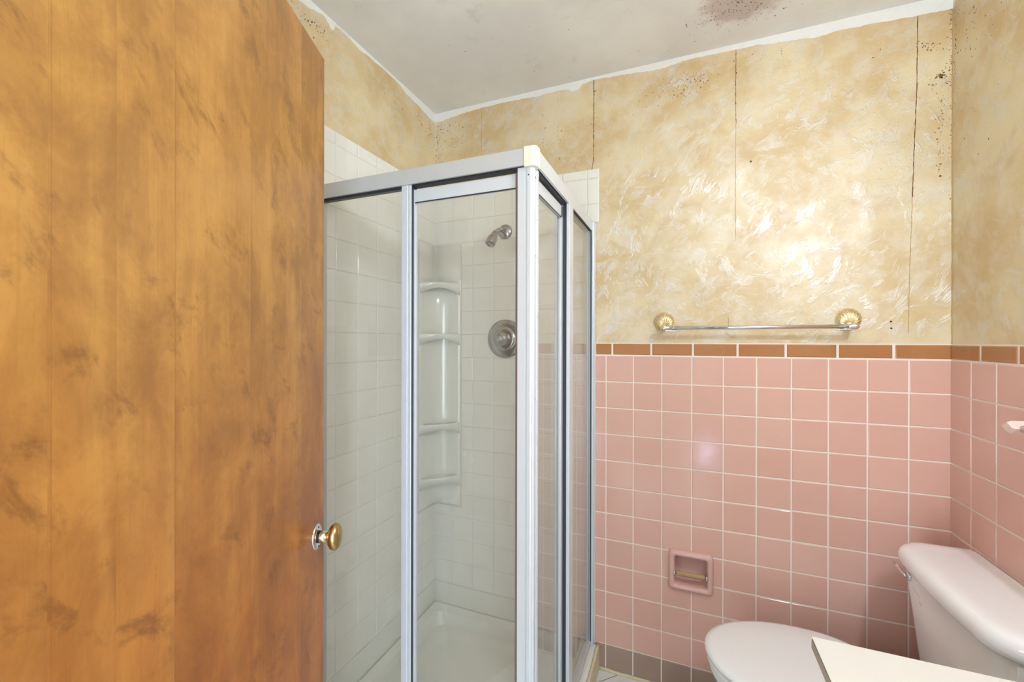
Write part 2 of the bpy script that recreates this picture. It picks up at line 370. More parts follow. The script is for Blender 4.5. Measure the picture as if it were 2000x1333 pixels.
def tile_field(hs, zs, plane, sgn, g=0.0039, th=0.006, bev=0.0022, tilt=0.0009, mi=0):
    """tiles between consecutive h and z lines; plane('x'|'y', offset): wall plane; sgn = inward direction"""
    mb = MB(); ax, off = plane
    for h0, h1 in zip(hs, hs[1:]):
        for z0, z1 in zip(zs, zs[1:]):
            a0, b0 = min(h0, h1)+g/2, max(h0, h1)-g/2; c0, d0 = min(z0, z1)+g/2, max(z0, z1)-g/2
            for a, b, c, d in (cut(a0, b0, c0, d0) if ax == 'y' else [(a0, b0, c0, d0)]):
                if b-a < .003: continue
                cutp = (a, b, c, d) != (a0, b0, c0, d0)
                ea, eb, ec, ed = [0 if abs(u-w) > 1e-7 else bev for u, w in ((a, a0), (b, b0), (c, c0), (d, d0))]
                t = [th if cutp else th+random.uniform(-tilt, tilt)*.5 for _ in range(4)]
                pts = [(a, c, -.001), (b, c, -.001), (b, d, -.001), (a, d, -.001)]
                mid = [(a, c, th-bev), (b, c, th-bev), (b, d, th-bev), (a, d, th-bev)]
                e = bev
                q = [(a+ea*.4, c+ec*.4, th-e*.3), (b-eb*.4, c+ec*.4, th-e*.3), (b-eb*.4, d-ed*.4, th-e*.3), (a+ea*.4, d-ed*.4, th-e*.3)]
                top = [(a+ea, c+ec, t[0]), (b-eb, c+ec, t[1]), (b-eb, d-ed, t[2]), (a+ea, d-ed, t[3])]
                rings = [pts, mid, q, top]
                conv = (lambda p: (p[0], off+sgn*p[2], p[1])) if ax == 'y' else (lambda p: (off+sgn*p[2], p[0], p[1]))
                mb.loft([[conv(p) for p in r] for r in rings], mi, False, cap0=False)
    return mb
HOLE = (-.838, -.702, .416, .546)   # opening in the wall for the recessed paper holder
def cut(a, b, c, d):
    h0, h1, k0, k1 = HOLE
    if b <= h0 or a >= h1 or d <= k0 or c >= k1: return [(a, b, c, d)]
    out = []
    if a < h0: out.append((a, h0, c, d)); a = h0
    if b > h1: out.append((h1, b, c, d)); b = h1
    if c < k0: out.append((a, b, c, k0))
    if d > k1: out.append((a, b, k1, d))
    return out
def frange(a, b, st):
    r = []; x = a
    while (x < b-1e-6) if st > 0 else (x > b+1e-6): r.append(x); x += st
    r.append(b); return r

GX = -1.141   # left limit of the pink tile, at the shower frame
pz = [P*k for k in range(1, 13)]
# back wall
px = frange(0, GX, -P)
obj('pink_tiling', tile_field(px, pz, ('y', 0), -1), M['pink'], wall_back)
obj('brown_base_tiling', tile_field(px, [0, P], ('y', 0), -1), M['base'], wall_back)
capx = [0, -.149]+[-.149-.1535*k for k in range(1, 7)]+[GX]
obj('brown_cap_tiling', tile_field(capx, [12*P, 12*P+.0525], ('y', 0), -1, bev=0.005), M['brown'], wall_back)
mb = MB().box(GX-.002, -.838, -.0042, 0, 0, 12*P+.0525).box(-.702, 0, -.0042, 0, 0, 12*P+.0525).box(-.838, -.702, -.0042, 0, 0, .416).box(-.838, -.702, -.0042, 0, .546, 12*P+.0525); obj('grout', mb, M['grout'], wall_back)
# right wall
ry = frange(0, FY, -P)
obj('pink_tiling', tile_field(ry, pz, ('x', 0), -1), M['pink'], wall_right)
obj('brown_base_tiling', tile_field(ry, [0, P], ('x', 0), -1), M['base'], wall_right)
obj('brown_cap_tiling', tile_field(frange(0, FY, -.149), [12*P, 12*P+.0525], ('x', 0), -1, bev=0.005), M['brown'], wall_right)
mb = MB().box(-.0042, 0, FY, 0, 0, 12*P+.0525); obj('grout', mb, M['grout'], wall_right)
# white shower tiling
wz = [2.06-P*k for k in range(0, 19)]; wz = [z for z in wz if z > .21]+[.20]; wz = wz[::-1]
wx = frange(-1.177, W, -.1085)
mb = tile_field(wx, wz, ('y', 0), -1, g=.0015); mb2 = tile_field(wx, [2.06, 2.10], ('y', 0), -1, g=.0015, bev=.004)
mb.add(mb2.v, mb2.f, 0); mb2 = tile_field([-1.1265, -1.177], [1.872]+[z for z in wz if z > 1.9]+[2.10], ('y', 0), -1, g=.0015, bev=.004)
mb.add(mb2.v, mb2.f, 0)
mb2 = tile_field([-1.156, -1.177], [.1, .9, 1.872], ('y', 0), -1, g=.0015); mb.add(mb2.v, mb2.f, 0)
obj('white_shower_tiling', mb, M['white'], wall_back)
mb = MB().box(-1.1275, W, -.0042, 0, 1.873, 2.099).box(-1.157, W, -.0042, 0, .1, 1.873); obj('white_grout', mb, M['wgrout'], wall_back)
wy = frange(0, -.80, -.1075)
mb = tile_field(wy, wz, ('x', W), 1, g=.0015); mb2 = tile_field(wy, [2.06, 2.108], ('x', W), 1, g=.0015, bev=.004); mb.add(mb2.v, mb2.f, 0)
obj('white_shower_tiling', mb, M['white'], wall_left)
mb = MB().box(W, W+.0042, -.80, 0, .1, 2.107); obj('white_grout', mb, M['wgrout'], wall_left)
obj('shower_base_upstand', MB().box(W+.001, -1.160, -.0085, 0, .09, .1985, .001), M['acryl'], wall_back)
obj('shower_base_upstand', MB().box(W, W+.0085, -.785, -.001, .09, .1985, .001), M['acryl'], wall_left)

# paint band under the ceiling: ragged strips
def band(pts, conv, parent):
    mb = MB(); out = []
    for (h0, w0), (h1, w1) in zip(pts, pts[1:]):
        for k in range(8):
            f = k/8; f2 = f*f*(3-2*f); out.append((h0+(h1-h0)*f, w0+(w1-w0)*f2+random.uniform(-.0016, .0016)))
    out.append(pts[-1])
    vs = []
    for h, w in out: vs += [conv(h, H-.0005, .0), conv(h, H-.0005, .0012), conv(h, H-w, .0009), conv(h, H-w-.0004, .0)]
    fs = []
    for i in range(len(out)-1):
        for j in range(3): a = i*4+j; fs.append([a, a+1, a+5, a+4])
    mb.add(vs, fs, 0, False); o = obj('white_paint_band', mb, M['band'], parent); return o
band([(-1.932, .040), (-1.89, .042), (-1.84, .034), (-1.76, .026), (-1.68, .022), (-1.6, .020), (-1.5, .022), (-1.415, .026), (-1.3, .024), (-1.265, .027), (-1.245, .040), (-1.22, .038), (-1.195, .019), (-1.15, .012), (-1.065, .016), (-.983, .022), (-.93, .028), (-.877, .028), (-.79, .018), (-.62, .021), (-.552, .021), (-.50, .030), (-.44, .034), (-.357, .043), (-.30, .036), (-.218, .039), (-.087, .046), (0, .048)],
     lambda h, z, t: (h, -t, z), wall_back)
band([(0, .045), (-.05, .045), (-.088, .039), (-.15, .03), (-.232, .025), (-.296, .010), (-.38, .010), (-.468, .012), (-.524, .017), (-.594, .007), (-.64, .010), (-.655, .034), (-.663, .036), (-.675, .022), (-.695, .010), (-.73, .022), (-.763, .032), (-.9, .03), (-1.2, .03), (-1.66, .03)],
     lambda h, z, t: (W+t, h, z), wall_left)
band([(0, .03), (-.012, .030), (-.03, .012), (-.05, .004), (-.4, .003), (-1.66, .003)], lambda h, z, t: (-t, h, z), wall_right)

# seams in the wallboard
def ribbon(name, pts, w, mat, parent, conv=lambda h, z, t: (h, -t, z), jag=.0006, n=60):
    mb = MB(); L = []
    for i in range(n+1):
        f = i/n*(len(pts)-1); k = min(int(f), len(pts)-2); f -= k
        L.append((pts[k][0]*(1-f)+pts[k+1][0]*f+random.uniform(-jag, jag), pts[k][1]*(1-f)+pts[k+1][1]*f, w*random.uniform(.5, 1.4)))
    vs = []; fs = []
    for h, z, ww in L: vs += [conv(h-ww/2, z, 0), conv(h-ww/2, z, .0006), conv(h+ww/2, z, .0006), conv(h+ww/2, z, 0)]
    for i in range(n):
        for j in range(3): a = i*4+j; fs.append([a, a+1, a+5, a+4])
    mb.add(vs, fs); return obj(name, mb, mat, parent)
ribbon('dark_wallboard_seam', [(-1.150, 2.478), (-1.150, 2.30), (-1.151, 2.14), (-1.158, 2.10)], .0026, M['crack'], wall_back)
ribbon('dark_wallboard_seam', [(-.617, 2.470), (-.618, 2.30), (-.617, 2.20)], .0018, M['crack'], wall_back)
ribbon('faint_wallboard_seam', [(-.617, 2.20), (-.618, 1.95), (-.617, 1.75)], .0014, M['crack2'], wall_back)
ribbon('dark_wallboard_seam', [(-.087, 2.483), (-.090, 2.2), (-.096, 2.0), (-.100, 1.85)], .0022, M['crack'], wall_back)
ribbon('faint_wallboard_seam', [(-.100, 1.85), (-.107, 1.6), (-.110, 1.40)], .0016, M['crack2'], wall_back)
ribbon('faint_wallboard_seam', [(-1.679, 2.47), (-1.679, 2.10)], .0016, M['crack2'], wall_back)
ribbon('dark_corner_seam', [(-.001, 2.44), (-.001, 1.9), (-.001, 1.367)], .003, M['crack2'], wall_back)

# mould spots
def spots(name, clusters, conv, parent, mat, smin=.0007, smax=.0021):
    mb = MB()
    for (h, z, sh, sz, n, *rest) in clusters:
        big = rest[0] if rest else 1.0
        for _ in range(n):
            x = random.gauss(h, sh); y = random.gauss(z, sz); r = random.uniform(smin, smax)*big*random.choice((.6, .8, 1, 1.3))
            if x > -.002 and parent is wall_back: x = -abs(x)-.003
            if name == 'mould_spots' and y > H-.05 and parent is not None: y = H-.05-random.random()*.04
            k = 7; a0 = random.random()*6; el = random.uniform(.6, 1.5)
            ring = [(x+r*math.cos(a0+2*PI*i/k)*random.uniform(.7, 1.2), y+r*el*math.sin(a0+2*PI*i/k)*random.uniform(.7, 1.2)) for i in range(k)]
            mb.loft([[conv(p, q, -.0002) for p, q in ring], [conv(p, q, .0005) for p, q in ring]], 0, False, cap0=False)
    o = obj(name, mb, mat, parent); o['kind'] = 'stuff'; return o
spots('mould_spots', [(-1.905, 2.39, .022, .03, 70), (-1.86, 2.41, .05, .02, 40), (-1.80, 2.34, .06, .05, 35), (-1.72, 2.37, .03, .03, 10), (-1.91, 2.28, .012, .07, 40),
    (-1.925, 2.2, .006, .1, 20), (-1.37, 2.28, .012, .05, 16), (-1.30, 2.26, .008, .05, 18), (-1.146, 2.41, .006, .05, 16), (-1.148, 2.26, .004, .05, 8),
    (-.80, 2.40, .05, .02, 60, .8), (-.74, 2.385, .03, .015, 70, .7), (-.86, 2.37, .05, .02, 30, .8), (-.79, 2.35, .04, .015, 22), (-.93, 2.34, .06, .02, 30, .7), (-.6, 2.46, .04, .004, 14, .8), (-.47, 2.45, .01, .003, 4),
    (-.617, 2.33, .002, .05, 14), (-.052, 2.335, .012, .008, 22, 1.2), (-.070, 2.35, .003, .010, 10, 1.0), (-.088, 2.33, .002, .05, 20, .8),
    (-.018, 2.24, .008, .03, 30, .9), (-.028, 2.235, .006, .006, 14, 1.6), (-.048, 2.21, .008, .015, 14, 1.0), (-.006, 2.33, .003, .09, 60, .8), (-.005, 2.08, .002, .12, 40, .7), (-.03, 2.15, .006, .03, 18, .9),
    (-.028, 2.07, .006, .03, 28, .7), (-.035, 2.02, .004, .03, 18, .8), (-.030, 1.96, .003, .02, 8, 1.3), (-.034, 1.91, .003, .015, 5, 1.3), (-.20, 2.36, .03, .02, 5), (-.565, 2.04, .002, .002, 5, 1.5), (-.98, 2.0, .2, .1, 5)],
    lambda h, z, t: (h, -t, z), wall_back, M['mould'])
spots('mould_spots', [(-.03, 2.38, .02, .03, 35), (-.10, 2.40, .05, .02, 30), (-.07, 2.30, .03, .04, 16), (-.30, 2.39, .1, .03, 10), (-.74, 2.43, .03, .02, 24, 1.3), (-.69, 2.42, .006, .01, 6, 1.5), (-.32, 2.2, .1, .06, 6)],
    lambda h, z, t: (W+t, h, z), wall_left, M['mould'])
spots('mould_spots', [(-.10, 2.40, .05, .03, 26), (-.08, 2.32, .04, .04, 24), (-.012, 2.3, .005, .08, 24), (-.15, 2.2, .08, .06, 14), (-.1, 2.0, .05, .08, 6)],
    lambda h, z, t: (-t, h, z), wall_right, M['mould'])
spots('ceiling_mould_spots', [(-.66, -.20, .05, .03, 90, 1.0), (-.60, -.22, .05, .05, 60, 1.2), (-.70, -.14, .06, .04, 40, .8), (-.55, -.16, .06, .04, 40), (-1.2, -.4, .3, .2, 30), (-.8, -.3, .3, .2, 30)],
    lambda h, z, t: (h, z, H-t), ceiling, M['mouldg'])
# screw holes and the old fixing plate behind the towel bar
mb = MB()
for hx, hz in ((-.155, 1.441), (-.154, 1.4185)): mb.lathe([(.0032, -.0002), (.0028, .0008), (0, .0009)], (hx, 0, hz), (0, -1, 0), 9)
obj('screw_hole', mb, M['black'], wall_back)
mb = MB().add([(-.640, -.001, 1.470), (-.612, -.001, 1.425), (-.640, -.001, 1.420), (-.640, -.0035, 1.462), (-.616, -.0035, 1.428), (-.640, -.0035, 1.425)], [[0, 1, 2], [3, 4, 5], [0, 1, 4, 3], [1, 2, 5, 4], [2, 0, 3, 5]])
mb.add([(-.650, -.001, 1.412), (-.622, -.001, 1.418), (-.614, -.001, 1.400), (-.628, -.001, 1.384), (-.650, -.004, 1.410), (-.622, -.004, 1.416), (-.616, -.004, 1.400), (-.628, -.004, 1.387)], [[0, 1, 2, 3], [4, 5, 6, 7], [0, 1, 5, 4], [1, 2, 6, 5], [2, 3, 7, 6], [3, 0, 4, 7]])
obj('old_fixing_plate', mb, M['paper'], wall_back)
# caulk between floor and wall
mb = MB().tube([(x, -.008, .004+random.uniform(-.001, .002)) for x in [GX+.02-0+i*.03 for i in range(37)]], .007, 6); obj('caulk_line', mb, M['curb'], wall_back)

# ------------------------------------------------------------------ wooden door
DW = 0.69; dang = math.atan2(.917, -.398)
hx, hy = -1.587+.398*DW, -1.023-.917*DW
mb = MB().box(0, DW, 0, .035, .012, 2.041, .0012, seg=1)
door = obj('door_1', mb, mat_door(DW)); door.location = (hx, hy, 0); door.rotation_euler = (0, 0, dang)
door['kind'] = 'structure'; door['label'] = 'golden brown wooden slab door standing open at left'
kx, kz = DW-.038, .926
kn = MB().lathe([(.0, .054), (.011, .0535), (.019, .051), (.0235, .046), (.0245, .040), (.022, .034), (.016, .029), (.0085, .026), (.0078, .022)][::-1], (kx, 0, kz), (0, -1, 0), 40, sx=1.0, sy=1.24)
knob = obj('door_knob', kn, M['obrass'], door); knob['label'] = 'aged brass oval door knob'
kn = MB().lathe([(.012, .007), (.0135, .012), (.012, .019), (.0088, .024)], (kx, 0, kz), (0, -1, 0), 28)
obj('knob_neck', kn, M['brass'], knob)
kn = MB().lathe([(.0225, -.0005), (.0225, .0012), (.0200, .0035), (.0165, .0045), (.014, .0048)], (kx, 0, kz), (0, -1, 0), 44, sx=1.08, sy=1.30)
ro = obj('rosette', kn, M['chrome'], knob); ro['label'] = 'oval chrome rosette'
kn = MB()
for i in range(3): kn.lathe([(.0112, .0045+i*.0032), (.0138, .0058+i*.0032), (.0112, .0071+i*.0032)], (kx, 0, kz), (0, -1, 0), 28)
obj('ribbed_collar', kn, M['black'], knob)
kn = MB()
for sgn in (-1, 1): kn.lathe([(.0022, .0035), (.0020, .0052), (0, .0054)], (kx, 0, kz+sgn*.0215), (0, -1, 0), 12)
obj('screw', kn, M['black'], knob)
kn = MB().box(DW-.0015, DW+.005, .012, .024, 1.008, 1.024, .002); obj('latch_bolt', kn, M['dchrome'], door)
for z in (.25, 1.1, 1.85):
    obj('hinge', MB().tube([(-.004, -.004, z-.04), (-.004, -.004, z+.04)], .005, 12), M['brass'], door)
mb = MB().box(DX0-.012, DX0, FY-.13, FY-.001, 0, 2.06).box(DX1, DX1+.012, FY-.13, FY+.008, 0, 2.06).box(DX0-.012, DX1+.012, FY-.13, FY-.001, 2.048, 2.062)
mb.box(DX1+.002, DX1+.03, FY, FY+.012, 0, 2.09)
struct('trim_1', mb, M['jamb'], 'painted door casing')

# ------------------------------------------------------------------ shower
def plan(r, bow, x0, x1, y0, y1, n=8):
    pts = []
    for cx, cy, a0 in ((x1-r, y1-r, 0), (x0+r, y1-r, 90), (x0+r, y0+r, 180), (x1-r, y0+r, 270)):
        for i in range(n+1):
            a = math.radians(a0+90*i/n); pts.append((cx+r*math.cos(a), cy+r*math.sin(a)))
    return pts
B = (-1.545, -.37, 0)
pan = thing('shower_pan', 'white shower base under the glass enclosure, its curb edged with yellowed caulk', 'shower base', B)
mb = MB()
X0, X1, Y0, Y1 = W+.0066, -1.1225, -.785, -.0066
def rr(x0, x1, y0, y1, r, z): return [(x, y, z) for x, y in plan(r, 0, x0, x1, y0, y1)]
mb.loft([rr(X0, X1, Y0, Y1, .004, .0), rr(X0, X1, Y0, Y1, .004, .085), rr(X0+.004, X1-.006, Y0+.006, Y1-.002, .006, .098), rr(X0+.012, X1-.02, Y0+.02, Y1-.006, .01, .101),
         rr(X0+.012, X1-.055, Y0+.055, Y1-.012, .03, .101), rr(X0+.04, X1-.07, Y0+.07, Y1-.04, .04, .088), rr(X0+.06, X1-.085, Y0+.085, Y1-.06, .06, .045),
         rr(X0+.12, X1-.14, Y0+.14, Y1-.12, .08, .034), rr(X0+.36, X1-.36, Y0+.34, Y1-.34, .02, .030)], smooth=False)
obj('basin', mb, M['acryl'], pan, B)
mb = MB().lathe([(.045, 0.0295), (.045, .033), (.04, .0345), (0, .0345)], (-1.55, -.38, 0), (0, 0, 1), 28); obj('drain', mb, M['dchrome'], pan, B)
mb = MB()
L = [(-1.1245+random.uniform(-.0015, .0015), -.012-i*.03, .100+random.uniform(-.001, .002)) for i in range(26)]
mb.tube(L, [.0075+random.uniform(-.002, .002) for _ in L], 8)
mb.box(-1.1235, -1.120, -.785, -.008, .0, .098, .001)
obj('curb_caulk', mb, M['curb'], pan, B)

EB = (-1.157, -.74, .10)
en = thing('shower_enclosure', 'corner shower enclosure with aluminium frame and clear glass sliding panels', 'shower enclosure', EB)
ZT, ZH, ZB = 1.883, 1.836, .103
# header beams: front (along X) and side (along Y)
def header(poly_len, front):
    mb = MB()
    prof = [(0, ZH), (0, ZT-.003), (.003, ZT), (.040, ZT), (.043, ZT-.003), (.043, ZH), (.036, ZH), (.036, ZH+.012), (.007, ZH+.012), (.007, ZH)]
    if front: mb.prism([(-.744+d, z) for d, z in prof], 0, W+.008, -1.185)
    else: mb.prism([(-1.153-d, z) for d, z in prof], 0, 0, 1) if False else mb.loft([[(-1.153-d, y, z) for d, z in prof] for y in (-.716, -.007)], 0, False)
    return mb
hf = obj('front_header_rail', header(1, True), M['alu'], en, EB)
hs = obj('side_header_rail', header(1, False), M['aluw'], en, EB)
mb = MB().loft([[(x, y, z) for x, y in [(-1.186, -.7455), (-1.165, -.7455), (-1.157, -.743), (-1.153, -.739), (-1.1515, -.731), (-1.1515, -.714), (-1.186, -.714)]] for z in (ZH-.004, ZT+.0012)], 0, False)
obj('header_corner_bracket', mb, M['cream'], en, EB)
mb = MB().box(W+.008, -1.19, -.733, -.710, ZH-.004, ZH+.006).box(-1.188, -1.163, -.715, -.01, ZH-.004, ZH+.006); obj('header_shadow_strip', mb, M['dark_strip'], en, EB)  # near-black strip painting the shadow in the track under the header
# bottom track
mb = MB().box(W+.008, -1.153, -.744, -.702, ZB, ZB+.022, .003).box(-1.195, -1.153, -.702, -.008, ZB, ZB+.022, .003)
obj('bottom_track', mb, M['alu'], en, EB)
# wall jambs
mb = MB().box(-1.177, -1.143, -.030, -.0065, ZB, ZT-.012, .003); mb.box(-1.1435, -1.1405, -.012, -.006, ZB, ZT-.012, .001)
obj('wall_jamb', mb, M['aluw'], en, EB)
mb = MB().box(W+.0065, W+.030, -.740, -.706, ZB, ZT-.012, .003); obj('wall_jamb', mb, M['alu'], en, EB)
# fixed panels
mb = MB().box(-1.578, -1.556, -.740, -.715, ZB+.02, ZH, .002); mb.box(-1.5555, -1.5445, -.7385, -.708, ZB+.02, ZH, .002); obj('fixed_panel_stile', mb, M['aluw'], en, EB)
mb = MB().box(-1.5442, -1.5425, -.736, -.712, ZB+.02, ZH, 0); mb.box(W+.03, -1.578, -.7345, -.7275, ZH-.008, ZH, 0); obj('panel_dark_strip', mb, M['dark_strip'], en, EB)  # near-black strips in the gaps at the stile and below the header
mb = MB().box(W+.028, -1.576, -.734, -.729, ZB+.02, ZH+.003); g = obj('fixed_glass_pane', mb, M['glass'], en, EB)
mb = MB().box(-1.1775, -1.1505, -.402, -.350, ZB+.02, ZH, .002); obj('fixed_panel_stile', mb, M['aluw'], en, EB)
mb = MB().box(-1.1725, -1.1610, -.4055, -.4022, ZB+.02, ZH, 0).box(-1.156, -1.1515, -.0335, -.0300, ZB+.02, ZH).box(-1.158, -1.1535, -.35, -.03, ZH-.004, ZH); obj('panel_dark_strip', mb, M['dark_strip'], en, EB)  # near-black strips in the stile and jamb gaps
mb = MB().box(-1.163, -1.158, -.352, -.028, ZB+.02, ZH+.003); obj('fixed_glass_pane', mb, M['glass'], en, EB)
# sliding door, front
fd = obj('front_sliding_door', MB().box(-1.540, -1.212, -.727, -.713, 1.786, 1.824, .002).box(-1.540, -1.212, -.727, -.713, ZB+.024, ZB+.06, .002).box(-1.5425, -1.5385, -.727, -.713, ZB+.024, 1.824), M['aluw'], en, EB)
obj('glass_pane', MB().box(-1.540, -1.210, -.7225, -.7175, ZB+.05, 1.79), M['glass'], fd, EB)
obj('brown_seal', MB().box(-1.2145, -1.2065, -.732, -.708, ZB+.024, 1.824), M['seal'], fd, EB)
obj('rail_gasket', MB().box(-1.538, -1.214, -.7275, -.7265, 1.783, 1.7865), M['dark_strip'], fd, EB)
sd = obj('side_sliding_door', MB().box(-1.187, -1.173, -.690, -.41, 1.786, 1.824, .002).box(-1.187, -1.173, -.690, -.41, ZB+.024, ZB+.06, .002).box(-1.187, -1.173, -.425, -.41, ZB+.024, 1.824, .001), M['aluw'], en, EB)
obj('glass_pane', MB().box(-1.1825, -1.1775, -.690, -.415, ZB+.05, 1.79), M['glass'], sd, EB)
obj('rail_gasket', MB().box(-1.1735, -1.1725, -.690, -.425, 1.783, 1.7865), M['dark_strip'], sd, EB)
# fluted corner posts: the meeting stiles of the two sliding doors
def flutes(a, b, n, depth):
    """profile of shallow ribs between a and b, returns (t, d) list"""
    r = []
    for i in range(n):
        t0 = a+(b-a)*i/n; t1 = a+(b-a)*(i+1)/n; w = t1-t0
        r += [(t0, 0), (t0+w*.10, depth*.75), (t0+w*.25, depth), (t0+w*.75, depth), (t0+w*.90, depth*.75)]
    r.append((b, 0)); return r
mb = MB()
pf = [(x, -.7335-d) for x, d in [(-1.2065, .0), (-1.2065, .004), (-1.186, .004), (-1.1855, 0.0)]]+[(x, -.7335-d) for x, d in flutes(-1.184, -1.1665, 1, .004)]
ps = [(-1.1655+d, y) for y, d in flutes(-.7325, -.712, 1, .004)]+[(-1.1655+d, y) for y, d in flutes(-.711, -.692, 1, .0045)]
poly = pf+ps+[(-1.1655, -.690), (-1.187, -.690), (-1.187, -.711), (-1.2065, -.711)]
mb.loft([[(x, y, z) for x, y in poly] for z in (ZB+.022, 1.8335)], 0, False)
cp = obj('fluted_corner_post', mb, M['aluw'], en, EB)
for org, ax, rad in [((-1.176, -.7372, 1.812), (0, -1, 0), .0022), ((-1.1615, -.722, 1.808), (1, 0, 0), .0026)]+[((-1.1612, y, z), (1, 0, 0), .0011) for y, z in ((-.700, 1.74), (-.704, 1.70), (-.697, 1.60), (-.722, 1.60), (-.702, 1.44), (-.7, 1.05), (-.72, 1.22))]:
    obj('rivet', MB().lathe([(rad, 0), (rad*.85, .0008), (0, .001)], org, ax, 9), M['black'], cp, EB)
# specks on the metal and glass
# ------------------------------------------------------------------ shower corner caddy (moulded corner shelves)
CB = (W+.008, -.008, .58)
ca = thing('corner_caddy', 'tall white moulded corner shelf unit inside the shower', 'shower shelf', CB)
cx0, cy0 = W+.0065, -.0065
def corner_poly(a, rad, z, t=.004):
    """inner surface of the corner panel with a rounded corner of radius rad"""
    pts = [(cx0+t, cy0-a)]
    for i in range(13):
        u = math.radians(180-90*i/12)
        pts.append((cx0+t+rad+rad*math.cos(u), cy0-t-rad+rad*math.sin(u)))
    pts.append((cx0+a+.003, cy0-t)); return [(x, y, z) for x, y in pts]
mb = MB()
A = .142
rings = []
for z, rad in ((.58, .03), (.595, .05), (.62, .10), (.66, .115), (1.55, .115), (1.60, .11), (1.645, .085), (1.665, .02), (1.833, .012)):
    p = corner_poly(A, rad, z); rings.append([(cx0, cy0-A, z)]+p+[(cx0+A+.003, cy0, z), (cx0, cy0, z)])
mb.loft(rings, 0, True)
back = obj('moulded_back', mb, M['acryl'], ca, CB)
mb = MB().box(cx0, cx0+.0055, cy0-A-.003, cy0-A, .58, 1.834, .001).box(cx0+A+.003, cx0+A+.0055, cy0-.0055, cy0, .58, 1.834, .001).box(cx0, cx0+A, cy0-.005, cy0-.0005, 1.833, 1.8365, .0005).box(cx0+.0005, cx0+.005, cy0-A, cy0, 1.833, 1.8365, .0005)
obj('caulk_edge', mb, M['wgrout'], ca, CB)
def shelf(z, drop=.055):
    mb = MB(); n = 20; a = A-.006
    top = []; bot = []; lipi = []
    for i in range(n+1):
        f = i/n; x = cx0+.003+a*f; y = cy0-a*(1-f)-.003
        bow = .022*math.sin(PI*f); x += bow*.7; y -= bow*.7
        arch = drop*(1-.58*math.sin(PI*f)**.8)
        top.append((x, y, z)); bot.append((x, y, z-arch)); lipi.append((x-.012, y+.012, z-arch-.001))
    c = (cx0+.002, cy0-.002)
    ct = [(c[0]+(p[0]-c[0])*.2, c[1]+(p[1]-c[1])*.2, z-.002) for p in top]
    inn = [(c[0]+(p[0]-c[0])*.90, c[1]+(p[1]-c[1])*.90, z-.001) for p in top]
    cb = [(c[0]+(p[0]-c[0])*.12, c[1]+(p[1]-c[1])*.12, z-.010) for p in top]
    mid = [(c[0]+(p[0]-c[0])*.55, c[1]+(p[1]-c[1])*.55, z-.008) for p in top]
    tr = [(p[0], p[1], p[2]+.002) for p in top]
    mb.loft([ct, inn, tr, [(p[0], p[1], p[2]-.003) for p in top], bot, lipi, mid, cb], 0, True, cap0=False, cap1=False, closed=False)
    return mb
for z in (1.645, 1.405, .983, .733):
    obj('shelf', shelf(z), M['acryl'], ca, CB)

# shower head
SB = (-1.553, -.0065, 1.872)
sh = thing('shower_sprayer', 'dull chrome shower head on a short arm from the white tile', 'shower head', SB)
obj('flange', MB().lathe([(.034, 0), (.0335, .004), (.027, .010), (.014, .015), (.011, .016)], SB, (0, -1, 0), 32), M['dchrome'], sh, SB)
arm = [(-1.553, -.008, 1.872), (-1.554, -.05, 1.872), (-1.556, -.075, 1.864), (-1.560, -.098, 1.848)]
obj('arm', MB().tube(arm, .0095, 16), M['dchrome'], sh, SB)
d = Vector((-.18, -.52, -.86)).normalized()
obj('spray_head', MB().lathe([(.010, -.006), (.014, .002), (.016, .010), (.0135, .016), (.017, .022), (.0215, .034), (.0225, .056), (.0225, .066), (.019, .068), (.017, .064), (0, .064)], Vector(arm[-1]), d, 28), M['dchrome'], sh, SB)
VB = (-1.551, -.0065, 1.383)
va = thing('shower_valve', 'round dull chrome shower valve plate with a central knob below the shower head', 'shower valve', VB)
obj('escutcheon', MB().lathe([(.088, 0), (.088, .003), (.080, .009), (.058, .014), (.052, .0135), (.050, .018), (.040, .020), (.0, .020)], VB, (0, -1, 0), 48), M['dchrome'], va, VB)
obj('knob', MB().lathe([(.030, .018), (.033, .022), (.031, .040), (.024, .052), (.015, .058), (.012, .056), (0, .056)], VB, (0, -1, 0), 10, smooth=False), M['dchrome'], va, VB)
obj('knob_cap', MB().lathe([(.0115, .055), (.011, .0585), (0, .0592)], VB, (0, -1, 0), 24), M['alu'], va, VB)

# ------------------------------------------------------------------ towel bar
TB = (-.571, -.001, 1.42)
tb = thing('towel_bar', 'chrome towel bar between two scalloped brass shells above the pink tile', 'towel bar', TB)
def shellmb(cx, cz, r=.0375):
    n = 400; m_ = 14; hz = -r*.86; mb = MB(); rings = []
    for i in range(m_+1):
        t = i/(m_-2)*.93 if i < m_-1 else (.975 if i == m_-1 else 1.0); ring = []
        for k in range(n):
            a = 2*PI*k/n
            bx, bz = r*math.sin(a), r*math.cos(a)
            sc = 1+.018*math.cos(math.atan2(bx, bz-hz)*32); bx *= sc; bz *= sc
            x = bx*t; z = hz+(bz-hz)*t
            ang = math.atan2(bx, bz-hz)
            ribv = math.cos(ang*32)
            rr_ = math.hypot(x, z)/r
            hgt = .020*max(0, 1-rr_**2.2)**.6+.0024*ribv*min(1, t*1.3)+.003
            if i == m_: hgt = .0
            if i == m_-1: hgt = .007+.0018*ribv 
            ring.append((cx+x, -.0005-hgt, cz+z))
        rings.append(ring)
    mb.loft(rings[1:], 0, True, cap0=True, cap1=False); return mb
